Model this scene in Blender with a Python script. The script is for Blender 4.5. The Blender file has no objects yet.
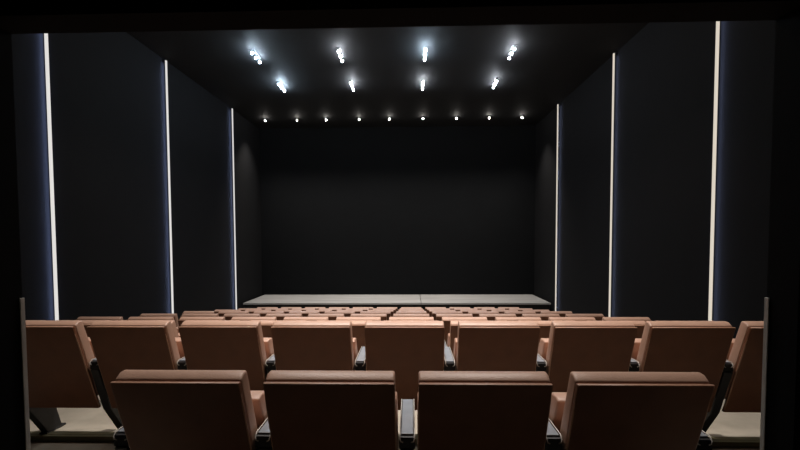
import bpy, bmesh, math, random
from mathutils import Vector, Matrix
random.seed(4)
C = bpy.context.scene.collection
PI = math.pi

# ------------------------------------------------------------------ materials
def principled(name, col, rough=0.6, metal=0.0, spec=0.5):
    m = bpy.data.materials.new(name); m.use_nodes = True
    b = m.node_tree.nodes['Principled BSDF']
    b.inputs['Base Color'].default_value = (*col, 1)
    b.inputs['Roughness'].default_value = rough
    b.inputs['Metallic'].default_value = metal
    b.inputs['Specular IOR Level'].default_value = spec
    return m, m.node_tree, b

def noisy(name, c1, c2, scale, rough=0.6, bump=0.0, bscale=None, spec=0.5, stretch=(1, 1, 1), metal=0.0, detail=4):
    m, nt, b = principled(name, c1, rough, metal, spec)
    tc = nt.nodes.new('ShaderNodeTexCoord'); mp = nt.nodes.new('ShaderNodeMapping')
    mp.inputs['Scale'].default_value = stretch
    nz = nt.nodes.new('ShaderNodeTexNoise'); nz.inputs['Scale'].default_value = scale; nz.inputs['Detail'].default_value = detail
    rp = nt.nodes.new('ShaderNodeValToRGB')
    rp.color_ramp.elements[0].position = 0.3; rp.color_ramp.elements[0].color = (*c1, 1)
    rp.color_ramp.elements[1].position = 0.7; rp.color_ramp.elements[1].color = (*c2, 1)
    nt.links.new(tc.outputs['Object'], mp.inputs['Vector'])
    nt.links.new(mp.outputs['Vector'], nz.inputs['Vector'])
    nt.links.new(nz.outputs['Fac'], rp.inputs['Fac'])
    nt.links.new(rp.outputs['Color'], b.inputs['Base Color'])
    if bump:
        n2 = nt.nodes.new('ShaderNodeTexNoise'); n2.inputs['Scale'].default_value = bscale or scale * 4
        bp = nt.nodes.new('ShaderNodeBump'); bp.inputs['Strength'].default_value = bump; bp.inputs['Distance'].default_value = 0.004
        nt.links.new(mp.outputs['Vector'], n2.inputs['Vector'])
        nt.links.new(n2.outputs['Fac'], bp.inputs['Height'])
        nt.links.new(bp.outputs['Normal'], b.inputs['Normal'])
    return m

def emit(name, col, strength):
    m = bpy.data.materials.new(name); m.use_nodes = True
    nt = m.node_tree; nt.nodes.clear()
    e = nt.nodes.new('ShaderNodeEmission'); o = nt.nodes.new('ShaderNodeOutputMaterial')
    e.inputs['Color'].default_value = (*col, 1); e.inputs['Strength'].default_value = strength
    nt.links.new(e.outputs[0], o.inputs[0])
    return m

M = {}
M['leather'] = noisy('tan_leather', (0.52, 0.315, 0.225), (0.58, 0.355, 0.255), 9, 0.42, 0.25, 160, 0.5)
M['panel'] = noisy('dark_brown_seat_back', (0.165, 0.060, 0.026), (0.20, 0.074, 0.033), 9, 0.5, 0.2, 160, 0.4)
M['welt'] = noisy('leather_welt', (0.50, 0.29, 0.19), (0.54, 0.31, 0.21), 20, 0.45, 0, None, 0.4)
M['armtop'] = noisy('grey_armrest', (0.22, 0.24, 0.27), (0.26, 0.28, 0.31), 14, 0.4, 0.1, 200, 0.4)
M['rim'] = principled('pale_metal_rim', (0.50, 0.47, 0.42), 0.5, 0.2)[0]
M['blackmetal'] = noisy('black_powder_coat', (0.010, 0.010, 0.012), (0.016, 0.016, 0.018), 30, 0.5, 0.1, 220, 0.4)
M['wall'] = noisy('black_wall_cloth', (0.0046, 0.0047, 0.0056), (0.0057, 0.0058, 0.0068), 3, 0.9, 0.25, 220, 0.2)
M['backwall'] = noisy('black_screen_cloth', (0.0048, 0.0053, 0.0060), (0.0058, 0.0064, 0.0072), 2, 0.9, 0.2, 260, 0.15)
M['ceil'] = noisy('black_ceiling_paint', (0.0085, 0.0088, 0.0098), (0.0105, 0.0108, 0.0120), 2, 0.75, 0.15, 120, 0.3)
M['jamb'] = noisy('matt_black_paint', (0.0035, 0.0035, 0.004), (0.005, 0.005, 0.0055), 5, 0.85, 0.1, 120, 0.15)
M['carpet'] = noisy('beige_floor', (0.40, 0.36, 0.29), (0.48, 0.43, 0.35), 6, 0.85, 0.3, 240, 0.2)
M['darkfloor'] = noisy('dark_floor_carpet', (0.016, 0.013, 0.012), (0.026, 0.021, 0.019), 40, 0.95, 0.3, 300, 0.1)
M['nosing'] = noisy('olive_step_edge', (0.17, 0.155, 0.085), (0.22, 0.20, 0.115), 12, 0.7, 0.1, 150, 0.3)
M['stage'] = noisy('grey_stage_boards', (0.30, 0.29, 0.275), (0.44, 0.425, 0.40), 2.2, 0.7, 0.15, 90, 0.25, (0.35, 3, 1))
M['fascia'] = noisy('black_stage_skirt', (0.014, 0.014, 0.015), (0.02, 0.02, 0.021), 8, 0.8, 0.1, 150, 0.2)
M['steel'] = noisy('brushed_steel', (0.80, 0.77, 0.73), (0.86, 0.83, 0.79), 12, 0.6, 0.05, 200, 0.5, (1, 1, 0.05), 0.1)
M['housing'] = noisy('dark_lamp_housing', (0.004, 0.004, 0.0045), (0.006, 0.006, 0.0065), 30, 0.5, 0, None, 0.4)
LAMP = 600.0
M['lamp'] = emit('lamp_glass_lit', (0.86, 0.92, 1.0), LAMP)
M['lampcool'] = emit('lamp_glass_lit_cool', (0.66, 0.84, 1.0), LAMP * 1.8)
M['lampwarm'] = emit('lamp_glass_lit_warm', (1.0, 0.84, 0.64), LAMP * 0.6)
M['lampsmall'] = emit('lamp_glass_lit_small', (1.0, 0.95, 0.88), 200.0)
M['led_cool'] = emit('light_strip_cool', (0.96, 0.93, 0.90), 0.80)
M['bloom_cool'] = emit('added_bloom_blue', (0.46, 0.58, 1.0), 15.0)  # added blue glow on the wall, imitates bloom around the left strips
M['bloom_warm'] = emit('added_bloom_pale_blue', (0.55, 0.64, 1.0), 7.5)  # weaker added glow, imitates bloom around the right strips
M['led_warm'] = emit('light_strip_warm', (1.0, 0.90, 0.76), 0.72)

# ------------------------------------------------------------------ mesh helpers
def link(name, bm, mat, parent=None, smooth=False):
    me = bpy.data.meshes.new(name)
    bmesh.ops.recalc_face_normals(bm, faces=bm.faces[:])
    bm.to_mesh(me); bm.free()
    me.materials.append(mat)
    if smooth:
        for p in me.polygons: p.use_smooth = True
    o = bpy.data.objects.new(name, me); C.objects.link(o)
    if parent: o.parent = parent
    return o

def box(bm, x0, x1, y0, y1, z0, z1):
    vs = [bm.verts.new((x, y, z)) for x in (x0, x1) for y in (y0, y1) for z in (z0, z1)]
    for f in ((0, 1, 3, 2), (4, 6, 7, 5), (0, 4, 5, 1), (2, 3, 7, 6), (0, 2, 6, 4), (1, 5, 7, 3)):
        bm.faces.new([vs[i] for i in f])
    return vs

def boxbm(*a):
    bm = bmesh.new(); box(bm, *a); return bm

def extrude_profile(bm, pts, x0, x1, nx=1):
    """closed (y, z) outline extruded along x"""
    rings = []
    for k in range(nx + 1):
        x = x0 + (x1 - x0) * k / nx
        rings.append([bm.verts.new((x, y, z)) for y, z in pts])
    n = len(pts)
    for a, b in zip(rings, rings[1:]):
        for i in range(n):
            bm.faces.new((a[i], a[(i + 1) % n], b[(i + 1) % n], b[i]))
    bm.faces.new(rings[0][::-1]); bm.faces.new(rings[-1])

def bevel(bm, w, seg=3, ang=25):
    bm.normal_update()
    es = [e for e in bm.edges if len(e.link_faces) == 2 and e.calc_face_angle(0) > math.radians(ang)]
    bmesh.ops.bevel(bm, geom=es, offset=w, segments=seg, affect='EDGES', profile=0.6, clamp_overlap=True)

def tube(bm, pts, r, n=8):
    pts = [Vector(p) for p in pts]; rings = []
    for i, p in enumerate(pts):
        t = (pts[min(i + 1, len(pts) - 1)] - pts[max(i - 1, 0)]).normalized()
        up = Vector((0, 0, 1)) if abs(t.z) < 0.9 else Vector((0, 1, 0))
        a = t.cross(up).normalized(); b = t.cross(a).normalized()
        rings.append([bm.verts.new(p + (a * math.cos(2 * PI * k / n) + b * math.sin(2 * PI * k / n)) * r) for k in range(n)])
    for u, v in zip(rings, rings[1:]):
        for k in range(n): bm.faces.new((u[k], u[(k + 1) % n], v[(k + 1) % n], v[k]))
    bm.faces.new(rings[0][::-1]); bm.faces.new(rings[-1])

def lathe(bm, prof, n=16, c=(0, 0, 0)):
    """(r, z) outline turned about z through c"""
    rings = []
    for r, z in prof:
        if r < 1e-6: rings.append([bm.verts.new((c[0], c[1], c[2] + z))])
        else: rings.append([bm.verts.new((c[0] + r * math.cos(2 * PI * k / n), c[1] + r * math.sin(2 * PI * k / n), c[2] + z)) for k in range(n)])
    for u, v in zip(rings, rings[1:]):
        for k in range(n):
            k2 = (k + 1) % n
            if len(u) == 1 and len(v) == 1: continue
            if len(u) == 1: bm.faces.new((u[0], v[k], v[k2]))
            elif len(v) == 1: bm.faces.new((u[k], u[k2], v[0]))
            else: bm.faces.new((u[k], u[k2], v[k2], v[k]))

def thing(name, label, cat, loc=(0, 0, 0), rz=0, group=None):
    o = bpy.data.objects.new(name, None); C.objects.link(o)
    o.empty_display_size = 0.2
    o.location = loc; o.rotation_euler = (0, 0, rz)
    o['label'] = label; o['category'] = cat
    if group: o['group'] = group
    return o

def struct(name, bm, mat, label=None):
    o = link(name, bm, mat); o['kind'] = 'structure'
    if label: o['label'] = label
    return o

def copy_tree(o, parent=None):
    c = o.copy(); C.objects.link(c); c.parent = parent
    for ch in [x for x in C.objects if x.parent is o]: copy_tree(ch, c)
    return c

# ------------------------------------------------------------------ layout
EYE = 1.46
XL, XR = -5.07, 4.11
YF, YB = 1.50, 15.45
ZC = 5.15
PITCH = 0.604
ROW_Y = [1.735, 2.90, 4.02, 5.14, 6.38, 7.62, 8.86, 10.10, 11.35]
ROW_Z = [-0.035, 0.0, -0.200, -0.360, -0.528, -0.690, -0.858, -1.022, -1.185]
STAGE_Y, STAGE_Z = 13.40, -0.440
FLOOR_END = -1.185
ENT_Z = -0.035

# ------------------------------------------------------------------ room shell
# stepped seating deck, one solid mesh (side outline in y, z)
deck = [(3.30, -2.0), (3.30, 0.0)]
for i in range(2, 9):
    ye = ROW_Y[i] - 0.10
    deck += [(ye, ROW_Z[i - 1]), (ye, ROW_Z[i])]
deck += [(YB, FLOOR_END), (YB, -2.0)]
bm = bmesh.new(); extrude_profile(bm, deck, XL, XR)
struct('floor', bm, M['carpet'])
struct('floor_entrance', boxbm(XL, XR, YF - 0.06, 3.295, ENT_Z - 0.12, ENT_Z), M['carpet'])
struct('floor_lobby', boxbm(-2.2, 2.2, -2.0, YF - 0.065, ENT_Z - 0.12, ENT_Z), M['carpet'])
bm = bmesh.new(); box(bm, XL + 0.01, XR - 0.01, 3.27, 3.299, ENT_Z + 0.002, 0.004); box(bm, XL + 0.01, XR - 0.01, 3.3, 3.35, 0.0005, 0.006)
struct('trim_1', bm, M['nosing'])
struct('wall_left', boxbm(XL - 0.15, XL, YF - 0.12, YB + 0.15, -2.0, ZC + 0.1), M['wall'])
struct('wall_right', boxbm(XR, XR + 0.15, YF - 0.12, YB + 0.15, -2.0, ZC + 0.1), M['wall'])
struct('wall_front', boxbm(XL, XR, YB, YB + 0.15, -2.0, ZC + 0.1), M['backwall'])
struct('ceiling', boxbm(XL, XR, YF, YB, ZC, ZC + 0.1), M['ceil'])
# rear wall with the entrance opening the picture is taken through
OX0, OX1, OZ = -1.306, 1.138, 2.133
bm = bmesh.new()
box(bm, XL, OX0, YF - 0.12, YF, ENT_Z, ZC)
box(bm, OX1, XR, YF - 0.12, YF, ENT_Z, ZC)
box(bm, OX0, OX1, YF - 0.12, YF, OZ, ZC)
struct('wall_rear', bm, M['jamb'])
# dark lobby behind the opening
bm = bmesh.new()
box(bm, -2.2, -2.1, -2.0, YF - 0.12, ENT_Z, 2.6)
box(bm, 2.1, 2.2, -2.0, YF - 0.12, ENT_Z, 2.6)
box(bm, -2.2, 2.2, -2.1, -2.0, ENT_Z, 2.6)
struct('wall_lobby', bm, M['jamb'])
struct('ceiling_lobby', boxbm(-2.2, 2.2, -2.1, YF - 0.12, 2.6, 2.7), M['jamb'])
# steel guards on the two jamb corners
def guard(x, side, label):
    t = thing('corner_guard', label, 'corner guard', (x, YF, ENT_Z), 0)
    h = 1.165 + 0.10 - ENT_Z
    b = bmesh.new()
    s = 1 if side < 0 else -1
    box(b, 0.0, s * 0.004, -0.014, 0.004, 0.0, h)
    box(b, -s * 0.04, 0.0, 0.0005, 0.004, 0.0, h)
    bevel(b, 0.001, 1)
    link('steel_angle', b, M['steel'], t)
    for k in range(3):
        b = bmesh.new(); lathe(b, [(0, 0.002), (0.004, 0.001), (0.0045, 0)], 10)
        bmesh.ops.rotate(b, verts=b.verts, matrix=Matrix.Rotation(-PI / 2, 3, 'X'))
        bmesh.ops.translate(b, verts=b.verts, vec=(-s * 0.022, 0.004, 0.12 + k * (h - 0.24) / 2))
        link('screw', b, M['steel'], t)
guard(OX0 + 0.001, -1, 'pale metal guard strip on the left edge of the dark entrance')
guard(OX1 - 0.001, 1, 'pale metal guard strip on the right edge of the dark entrance')

# ------------------------------------------------------------------ stage
st = thing('stage', 'low grey boarded stage with black skirt in front of the black screen wall', 'stage', (0, STAGE_Y, FLOOR_END))
SH = STAGE_Z - FLOOR_END
sx = (421 - 411) * 13.4 / 460
for a, b_ in ((XL + 0.09, sx - 0.006), (sx + 0.006, XR - 0.06)):
    bm = bmesh.new(); box(bm, a, b_, 0.0, YB - STAGE_Y - 0.01, SH - 0.05, SH); bevel(bm, 0.006, 2)
    link('stage_deck', bm, M['stage'], st)
link('skirt', boxbm(XL + 0.11, XR - 0.08, 0.06, 0.09, 0.0, SH - 0.05), M['fascia'], st)
for k in range(7):
    x = XL + 0.20 + k * (XR - XL - 0.40) / 6
    bm = bmesh.new(); box(bm, x - 0.03, x + 0.03, 0.10, 0.16, 0.0, SH - 0.05)
    link('leg', bm, M['blackmetal'], st)

# ------------------------------------------------------------------ wall light strips
def strip(x, y, z0, side, mat, back, label):
    s = 1 if side < 0 else -1                        # into the room
    t = thing('light_strip', label, 'wall light', (x, y, z0), 0, None)
    h = ZC - 0.03 - z0
    G = 0.048                                        # stand-off and brackets added so a hidden emitter can imitate bloom
    b = bmesh.new(); box(b, s * G, s * (G + 0.012), -0.031, 0.031, 0.0, h); link('channel', b, M['housing'], t)
    b = bmesh.new()
    n = 6; Rr = 0.029
    prof = [(s * (G + 0.012 + Rr * 0.8 * math.sin(PI * k / n)), -Rr * math.cos(PI * k / n)) for k in range(n + 1)]
    for k in range(n):
        (xa, ya), (xb, yb) = prof[k], prof[k + 1]
        b.faces.new([b.verts.new(v) for v in ((xa, ya, 0.01), (xb, yb, 0.01), (xb, yb, h - 0.01), (xa, ya, h - 0.01))])
    bmesh.ops.remove_doubles(b, verts=b.verts, dist=1e-5)
    link('diffuser', b, mat, t, True)
    b = bmesh.new(); box(b, s * (G - 0.003), s * (G - 0.0005), -0.022, 0.022, 0.02, h - 0.06); link('bloom_emitter', b, back, t)  # added emitter facing the wall, stands in for the strip's bloom
    for zz in (0.0, h - 0.012):
        b = bmesh.new(); box(b, s * (G + 0.012), s * (G + 0.032), -0.031, 0.031, zz, zz + 0.012); link('end_cap', b, M['housing'], t)
    for zz in (0.05, h - 0.03):
        b = bmesh.new(); box(b, s * 0.0005, s * (G - 0.003), -0.008, 0.008, zz - 0.02, zz + 0.02); link('bracket', b, M['housing'], t)
LY = [6.31, 9.45, 12.94]
def floor_at(y):
    z = 0.0
    for i in range(2, 9):
        if y > ROW_Y[i] - 0.10: z = ROW_Z[i]
    return z
NM = ['nearest the entrance', 'midway along the wall', 'beside the stage']
for k, y in enumerate(LY):
    strip(XL, y, floor_at(y) + 0.05, -1, M['led_cool'], M['bloom_cool'], 'tall vertical light strip on the left black wall, ' + NM[k])
    strip(XR, y, floor_at(y) + 0.05, 1, M['led_warm'], M['bloom_warm'], 'tall vertical light strip on the right black wall, ' + NM[k])

# ------------------------------------------------------------------ ceiling lights
def lamp_bm(y):
    b = bmesh.new(); R = 0.016
    lathe(b, [(R, -0.050), (R * 0.92, -0.066), (R * 0.62, -0.080), (0, -0.087)], 10, (0, y, 0)); return b
def spot(parent, y, energy, bcol, cone):
    L = bpy.data.lights.new('lamp_beam', 'SPOT'); L.energy = energy; L.spot_size = math.radians(cone); L.spot_blend = 1.0
    L.shadow_soft_size = 0.05; L.color = bcol
    o = bpy.data.objects.new('lamp_beam', L); C.objects.link(o); o.parent = parent; o.location = (0, y, -0.14)
def make_fixture(label, n, lampmat, energy, group, name, bcol=(0.96, 0.95, 1.0), cone=105):
    t = thing(name, label, 'ceiling light', (0, 0, ZC), 0, group)
    half = 0.055 if n == 1 else 0.29
    b = bmesh.new()
    if n == 1: lathe(b, [(0.0, -0.010), (0.046, -0.010), (0.052, -0.016), (0.060, -0.014), (0.062, 0.0)], 20)
    else: box(b, -0.042, 0.042, -half, half, -0.012, 0.0); bevel(b, 0.005, 2)
    link('housing', b, M['housing'], t, n == 1)
    ys = [0] if n == 1 else [(-0.23 + 0.23 * k) for k in range(3)]
    for y in ys:
        r = bmesh.new(); lathe(r, [(0.0157, -0.050), (0.018, -0.051), (0.018, -0.046), (0.013, -0.040), (0.013, -0.008)], 16, (0, y, 0)); link('bezel', r, M['housing'], t, True)
        link('lamp', lamp_bm(y), lampmat, t, True)
    if energy: spot(t, 0, energy, bcol, cone)
    return t
EN_WIDE, EN_SMALL = 125.0, 210.0
XS4 = [-3.10, -1.40, 0.29, 2.0]
ordn = ['leftmost', 'second from the left', 'third from the left', 'rightmost']
rowsY = [(9.32, 'nearer long row'), (11.15, 'farther long row')]
fx = {}
for j, (y, rn) in enumerate(rowsY):
    for i, x in enumerate(XS4):
        cool = (i == 2 and j == 0) or (i == 0)
        key = 'c' if cool else 'w'
        if key not in fx:
            fx[key] = make_fixture('', 3, M['lampcool'] if cool else M['lamp'], EN_WIDE, 'long three lamp ceiling lights', 'long_downlight'); o = fx[key]
        else: o = copy_tree(fx[key])
        o.location = (x, y, ZC)
        o['label'] = 'long three-lamp downlight on the ceiling, %s in the %s' % (ordn[i], rn)
# the same lights carry on over the rear rows
wf = None
for x, y in [(x, 7.3) for x in XS4] + [(-1.0, 3.9), (0.85, 3.9)]:
    if True:
        if x == XS4[0]: wf = make_fixture('', 3, M["lampwarm"], 170.0, '', 'long_downlight', (1.0, 0.92, 0.86), 108); o = wf
        elif x == -1.0: wf = make_fixture('', 3, M['lampwarm'], 720.0, "", "long_downlight", (1.0, 0.92, 0.86), 78); o = wf
        else: o = copy_tree(wf)
        o.location = (x, y, ZC)
        o['label'] = 'long three-lamp downlight on the black ceiling over the rear rows of seats'
        o['group'] = 'long ceiling lights over the rear rows'
smallX = [266, 298, 327, 360, 390, 423, 456, 488, 520]
nth = ['leftmost', 'second from the left', 'third from the left', 'fourth from the left', 'middle one', 'fourth from the right', 'third from the right', 'second from the right', 'rightmost']
sp = None
for i, px in enumerate(smallX):
    if sp is None: sp = make_fixture('', 1, M['lampsmall'], EN_SMALL, 'small downlights over the stage', 'small_downlight', (1.0, 0.93, 0.86), 95); o = sp
    else: o = copy_tree(sp)
    o.location = ((px - 411) * 14.2 / 460, 14.2, ZC)
    o['label'] = 'small round downlight over the stage, %s of the row of nine' % nth[i]

# ------------------------------------------------------------------ theatre seats
TH = math.radians(20)
tn = math.tan(TH)
H = 0.90
def rear(z): return (H - z) * tn                    # y of the rear face at height z
W = 0.256                                            # half width of the back
def make_seat(drop):
    """drop: extra length below the deck level (the rearmost row stands lower)"""
    t = thing('theatre_seat', '', 'theatre seat')
    zb = 0.27
    # rear panel: thin padded shell
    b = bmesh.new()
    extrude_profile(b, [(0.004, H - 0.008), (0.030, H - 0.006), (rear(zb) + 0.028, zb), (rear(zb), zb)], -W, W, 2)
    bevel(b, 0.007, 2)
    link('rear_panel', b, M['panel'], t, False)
    # back cushion
    b = bmesh.new()
    zt = H
    extrude_profile(b, [(0.032, zt - 0.004), (0.065, zt + 0.016), (0.100, zt + 0.019), (rear(0.62) + 0.118, 0.62), (rear(0.46) + 0.185, 0.46), (rear(0.36) + 0.16, 0.36), (rear(0.36) + 0.030, 0.36)], -W + 0.001, W - 0.001, 6)
    bevel(b, 0.011, 3, 40)
    bc = link('back_cushion', b, M['leather'], t, True)
    # welt along the rear top edge and down both sides of the panel
    b = bmesh.new()
    zs = [H - 0.012 - k * 0.12 for k in range(6)]
    path = [(-W + 0.004, rear(z) + 0.008, z) for z in zs[::-1]] + [(W - 0.004, rear(z) + 0.008, z) for z in zs]
    tube(b, path, 0.0065, 6)
    link('welt', b, M['welt'], bc, True)
    # tip-up seat squab, folded
    b = bmesh.new()
    def sq(z, off): return rear(z) + off
    extrude_profile(b, [(sq(0.745, 0.180), 0.745), (sq(0.755, 0.22), 0.757), (sq(0.755, 0.29), 0.752), (sq(0.58, 0.345), 0.58), (sq(0.42, 0.32), 0.42), (sq(0.40, 0.24), 0.395), (sq(0.58, 0.215), 0.58)], -0.256, 0.256, 6)
    bevel(b, 0.011, 3, 40)
    link('seat', b, M['leather'], t, True)
    b = bmesh.new()
    extrude_profile(b, [(sq(0.72, 0.318), 0.72), (sq(0.72, 0.336), 0.72), (sq(0.60, 0.368), 0.58), (sq(0.42, 0.345), 0.44), (sq(0.42, 0.32), 0.44), (sq(0.58, 0.345), 0.58)], -0.225, 0.225)
    link('seat_pan', b, M['blackmetal'], t)
    # hinge bar under the back, from stanchion to stanchion
    b = bmesh.new(); tube(b, [(-0.258, 0.43, 0.385), (0.258, 0.43, 0.385)], 0.020, 10)
    link('hinge_bar', b, M['blackmetal'], t, True)
    return t
def add_arm(t, x, drop):
    b = bmesh.new(); box(b, x - 0.034, x + 0.034, 0.135, 0.57, 0.575, 0.628); bevel(b, 0.008, 2)
    a = link('armrest', b, M['blackmetal'], t)
    b = bmesh.new(); box(b, x - 0.026, x + 0.026, 0.150, 0.562, 0.624, 0.637); bevel(b, 0.004, 2)
    link('arm_pad', b, M['armtop'], a)
    for s in (-1, 1):
        b = bmesh.new()
        tube(b, [(x + s * 0.017, 0.134, 0.606), (x + s * 0.027, 0.132, 0.611), (x + s * 0.0305, 0.134, 0.622), (x + s * 0.0305, 0.15, 0.637), (x + s * 0.0305, 0.36, 0.639), (x + s * 0.0305, 0.56, 0.637)], 0.0028, 6)
        link('arm_rim', b, M['rim'], a, True)
    b = bmesh.new()
    extrude_profile(b, [(0.128, 0.576), (0.40, 0.576), (0.47, 0.30), (0.56, -drop + 0.014), (0.42, -drop + 0.014), (0.245, 0.26)], x - 0.028, x + 0.028)
    bevel(b, 0.006, 2)
    s_ = link('stanchion', b, M['blackmetal'], t)
    b = bmesh.new(); box(b, x - 0.032, x + 0.032, 0.405, 0.60, -drop, -drop + 0.014); bevel(b, 0.004, 1)
    link('foot_plate', b, M['blackmetal'], s_)

def make_pair(drop):
    a = make_seat(drop); add_arm(a, -PITCH / 2, drop)
    e = copy_tree(a); add_arm(e, PITCH / 2, drop)
    return a, e
ordw = ['first', 'second', 'third', 'fourth', 'fifth', 'sixth', 'seventh', 'eighth', 'ninth', 'tenth', 'eleventh']
# nearest row: four seats on the lower floor
near, near_end = make_pair(0.043)
NEAR = ['tan leather theatre seat in the nearest row, leftmost of the four',
        'tan leather theatre seat in the nearest row, just left of the middle gap',
        'tan leather theatre seat in the nearest row, just right of the middle gap',
        'tan leather theatre seat in the nearest row, rightmost of the four']
for k in range(4):
    o = near_end if k == 3 else (near if k == 0 else copy_tree(near))
    o.location = (-0.019 + (k - 1.5) * PITCH, ROW_Y[0], ROW_Z[0] + 0.043)
    o['label'] = NEAR[k]; o['group'] = 'seats in the nearest row'
base, base_end = make_pair(0.0)
SEC = {-4: 'cut off by the entrance on the left', -3: 'second from the left', -2: 'third from the left', -1: 'fourth from the left',
       0: 'middle one of nine', 1: 'fourth from the right', 2: 'third from the right', 3: 'second from the right', 4: 'cut off by the entrance on the right'}
for k in range(-4, 5):
    o = base_end if k == 4 else (base if k == -4 else copy_tree(base))
    o.location = (-0.044 + k * PITCH, ROW_Y[1], ROW_Z[1])
    o['label'] = 'tan leather seat in the second nearest row, ' + SEC[k]; o['group'] = 'seats in the second nearest row'
RN = {2: 'third', 3: 'fourth', 4: 'fifth', 5: 'sixth', 6: 'seventh', 7: 'eighth', 8: 'ninth'}
for r in range(2, 9):
    for i in range(11):
        o = copy_tree(base_end if i == 10 else base)
        o.location = (0.0 + (i - 6) * PITCH, ROW_Y[r], ROW_Z[r])
        pos = 'at its left end' if i == 0 else 'at its right end' if i == 10 else ordw[i] + ' from its left end'
        rn = 'front row by the stage' if r == 8 else RN[r] + ' row from the entrance'
        o['label'] = 'tan leather theatre seat in the %s, %s' % (rn, pos)
        o['group'] = 'seats in the ' + rn

# ------------------------------------------------------------------ camera, world, view
cam = bpy.data.cameras.new('camera'); co = bpy.data.objects.new('camera', cam); C.objects.link(co)
F = 460.0
cam.sensor_width = 36.0; cam.lens = F / 800 * 36.0
PITCHD, YAW, ROLL = 2.6, 1.7, 0.25
cam.shift_y = 34 / 800; cam.shift_x = 2.5 / 800
R = Matrix.Rotation(math.radians(YAW), 4, 'Z') @ Matrix.Rotation(math.radians(90 - PITCHD), 4, 'X') @ Matrix.Rotation(math.radians(-ROLL), 4, 'Z')
co.matrix_world = Matrix.Translation((0, 0, EYE)) @ R
cam.clip_start = 0.02
sc = bpy.context.scene
sc.camera = co
w = bpy.data.worlds.new('world'); sc.world = w; w.use_nodes = True
w.node_tree.nodes['Background'].inputs['Color'].default_value = (0, 0, 0, 1)
sc.view_settings.view_transform = 'Standard'; sc.view_settings.look = 'None'
sc.view_settings.gamma = 1.0; sc.view_settings.use_curve_mapping = False
sc.view_settings.exposure = 0.0
sc.cycles.max_bounces = 10; sc.cycles.diffuse_bounces = 6
sc.cycles.use_denoising = True
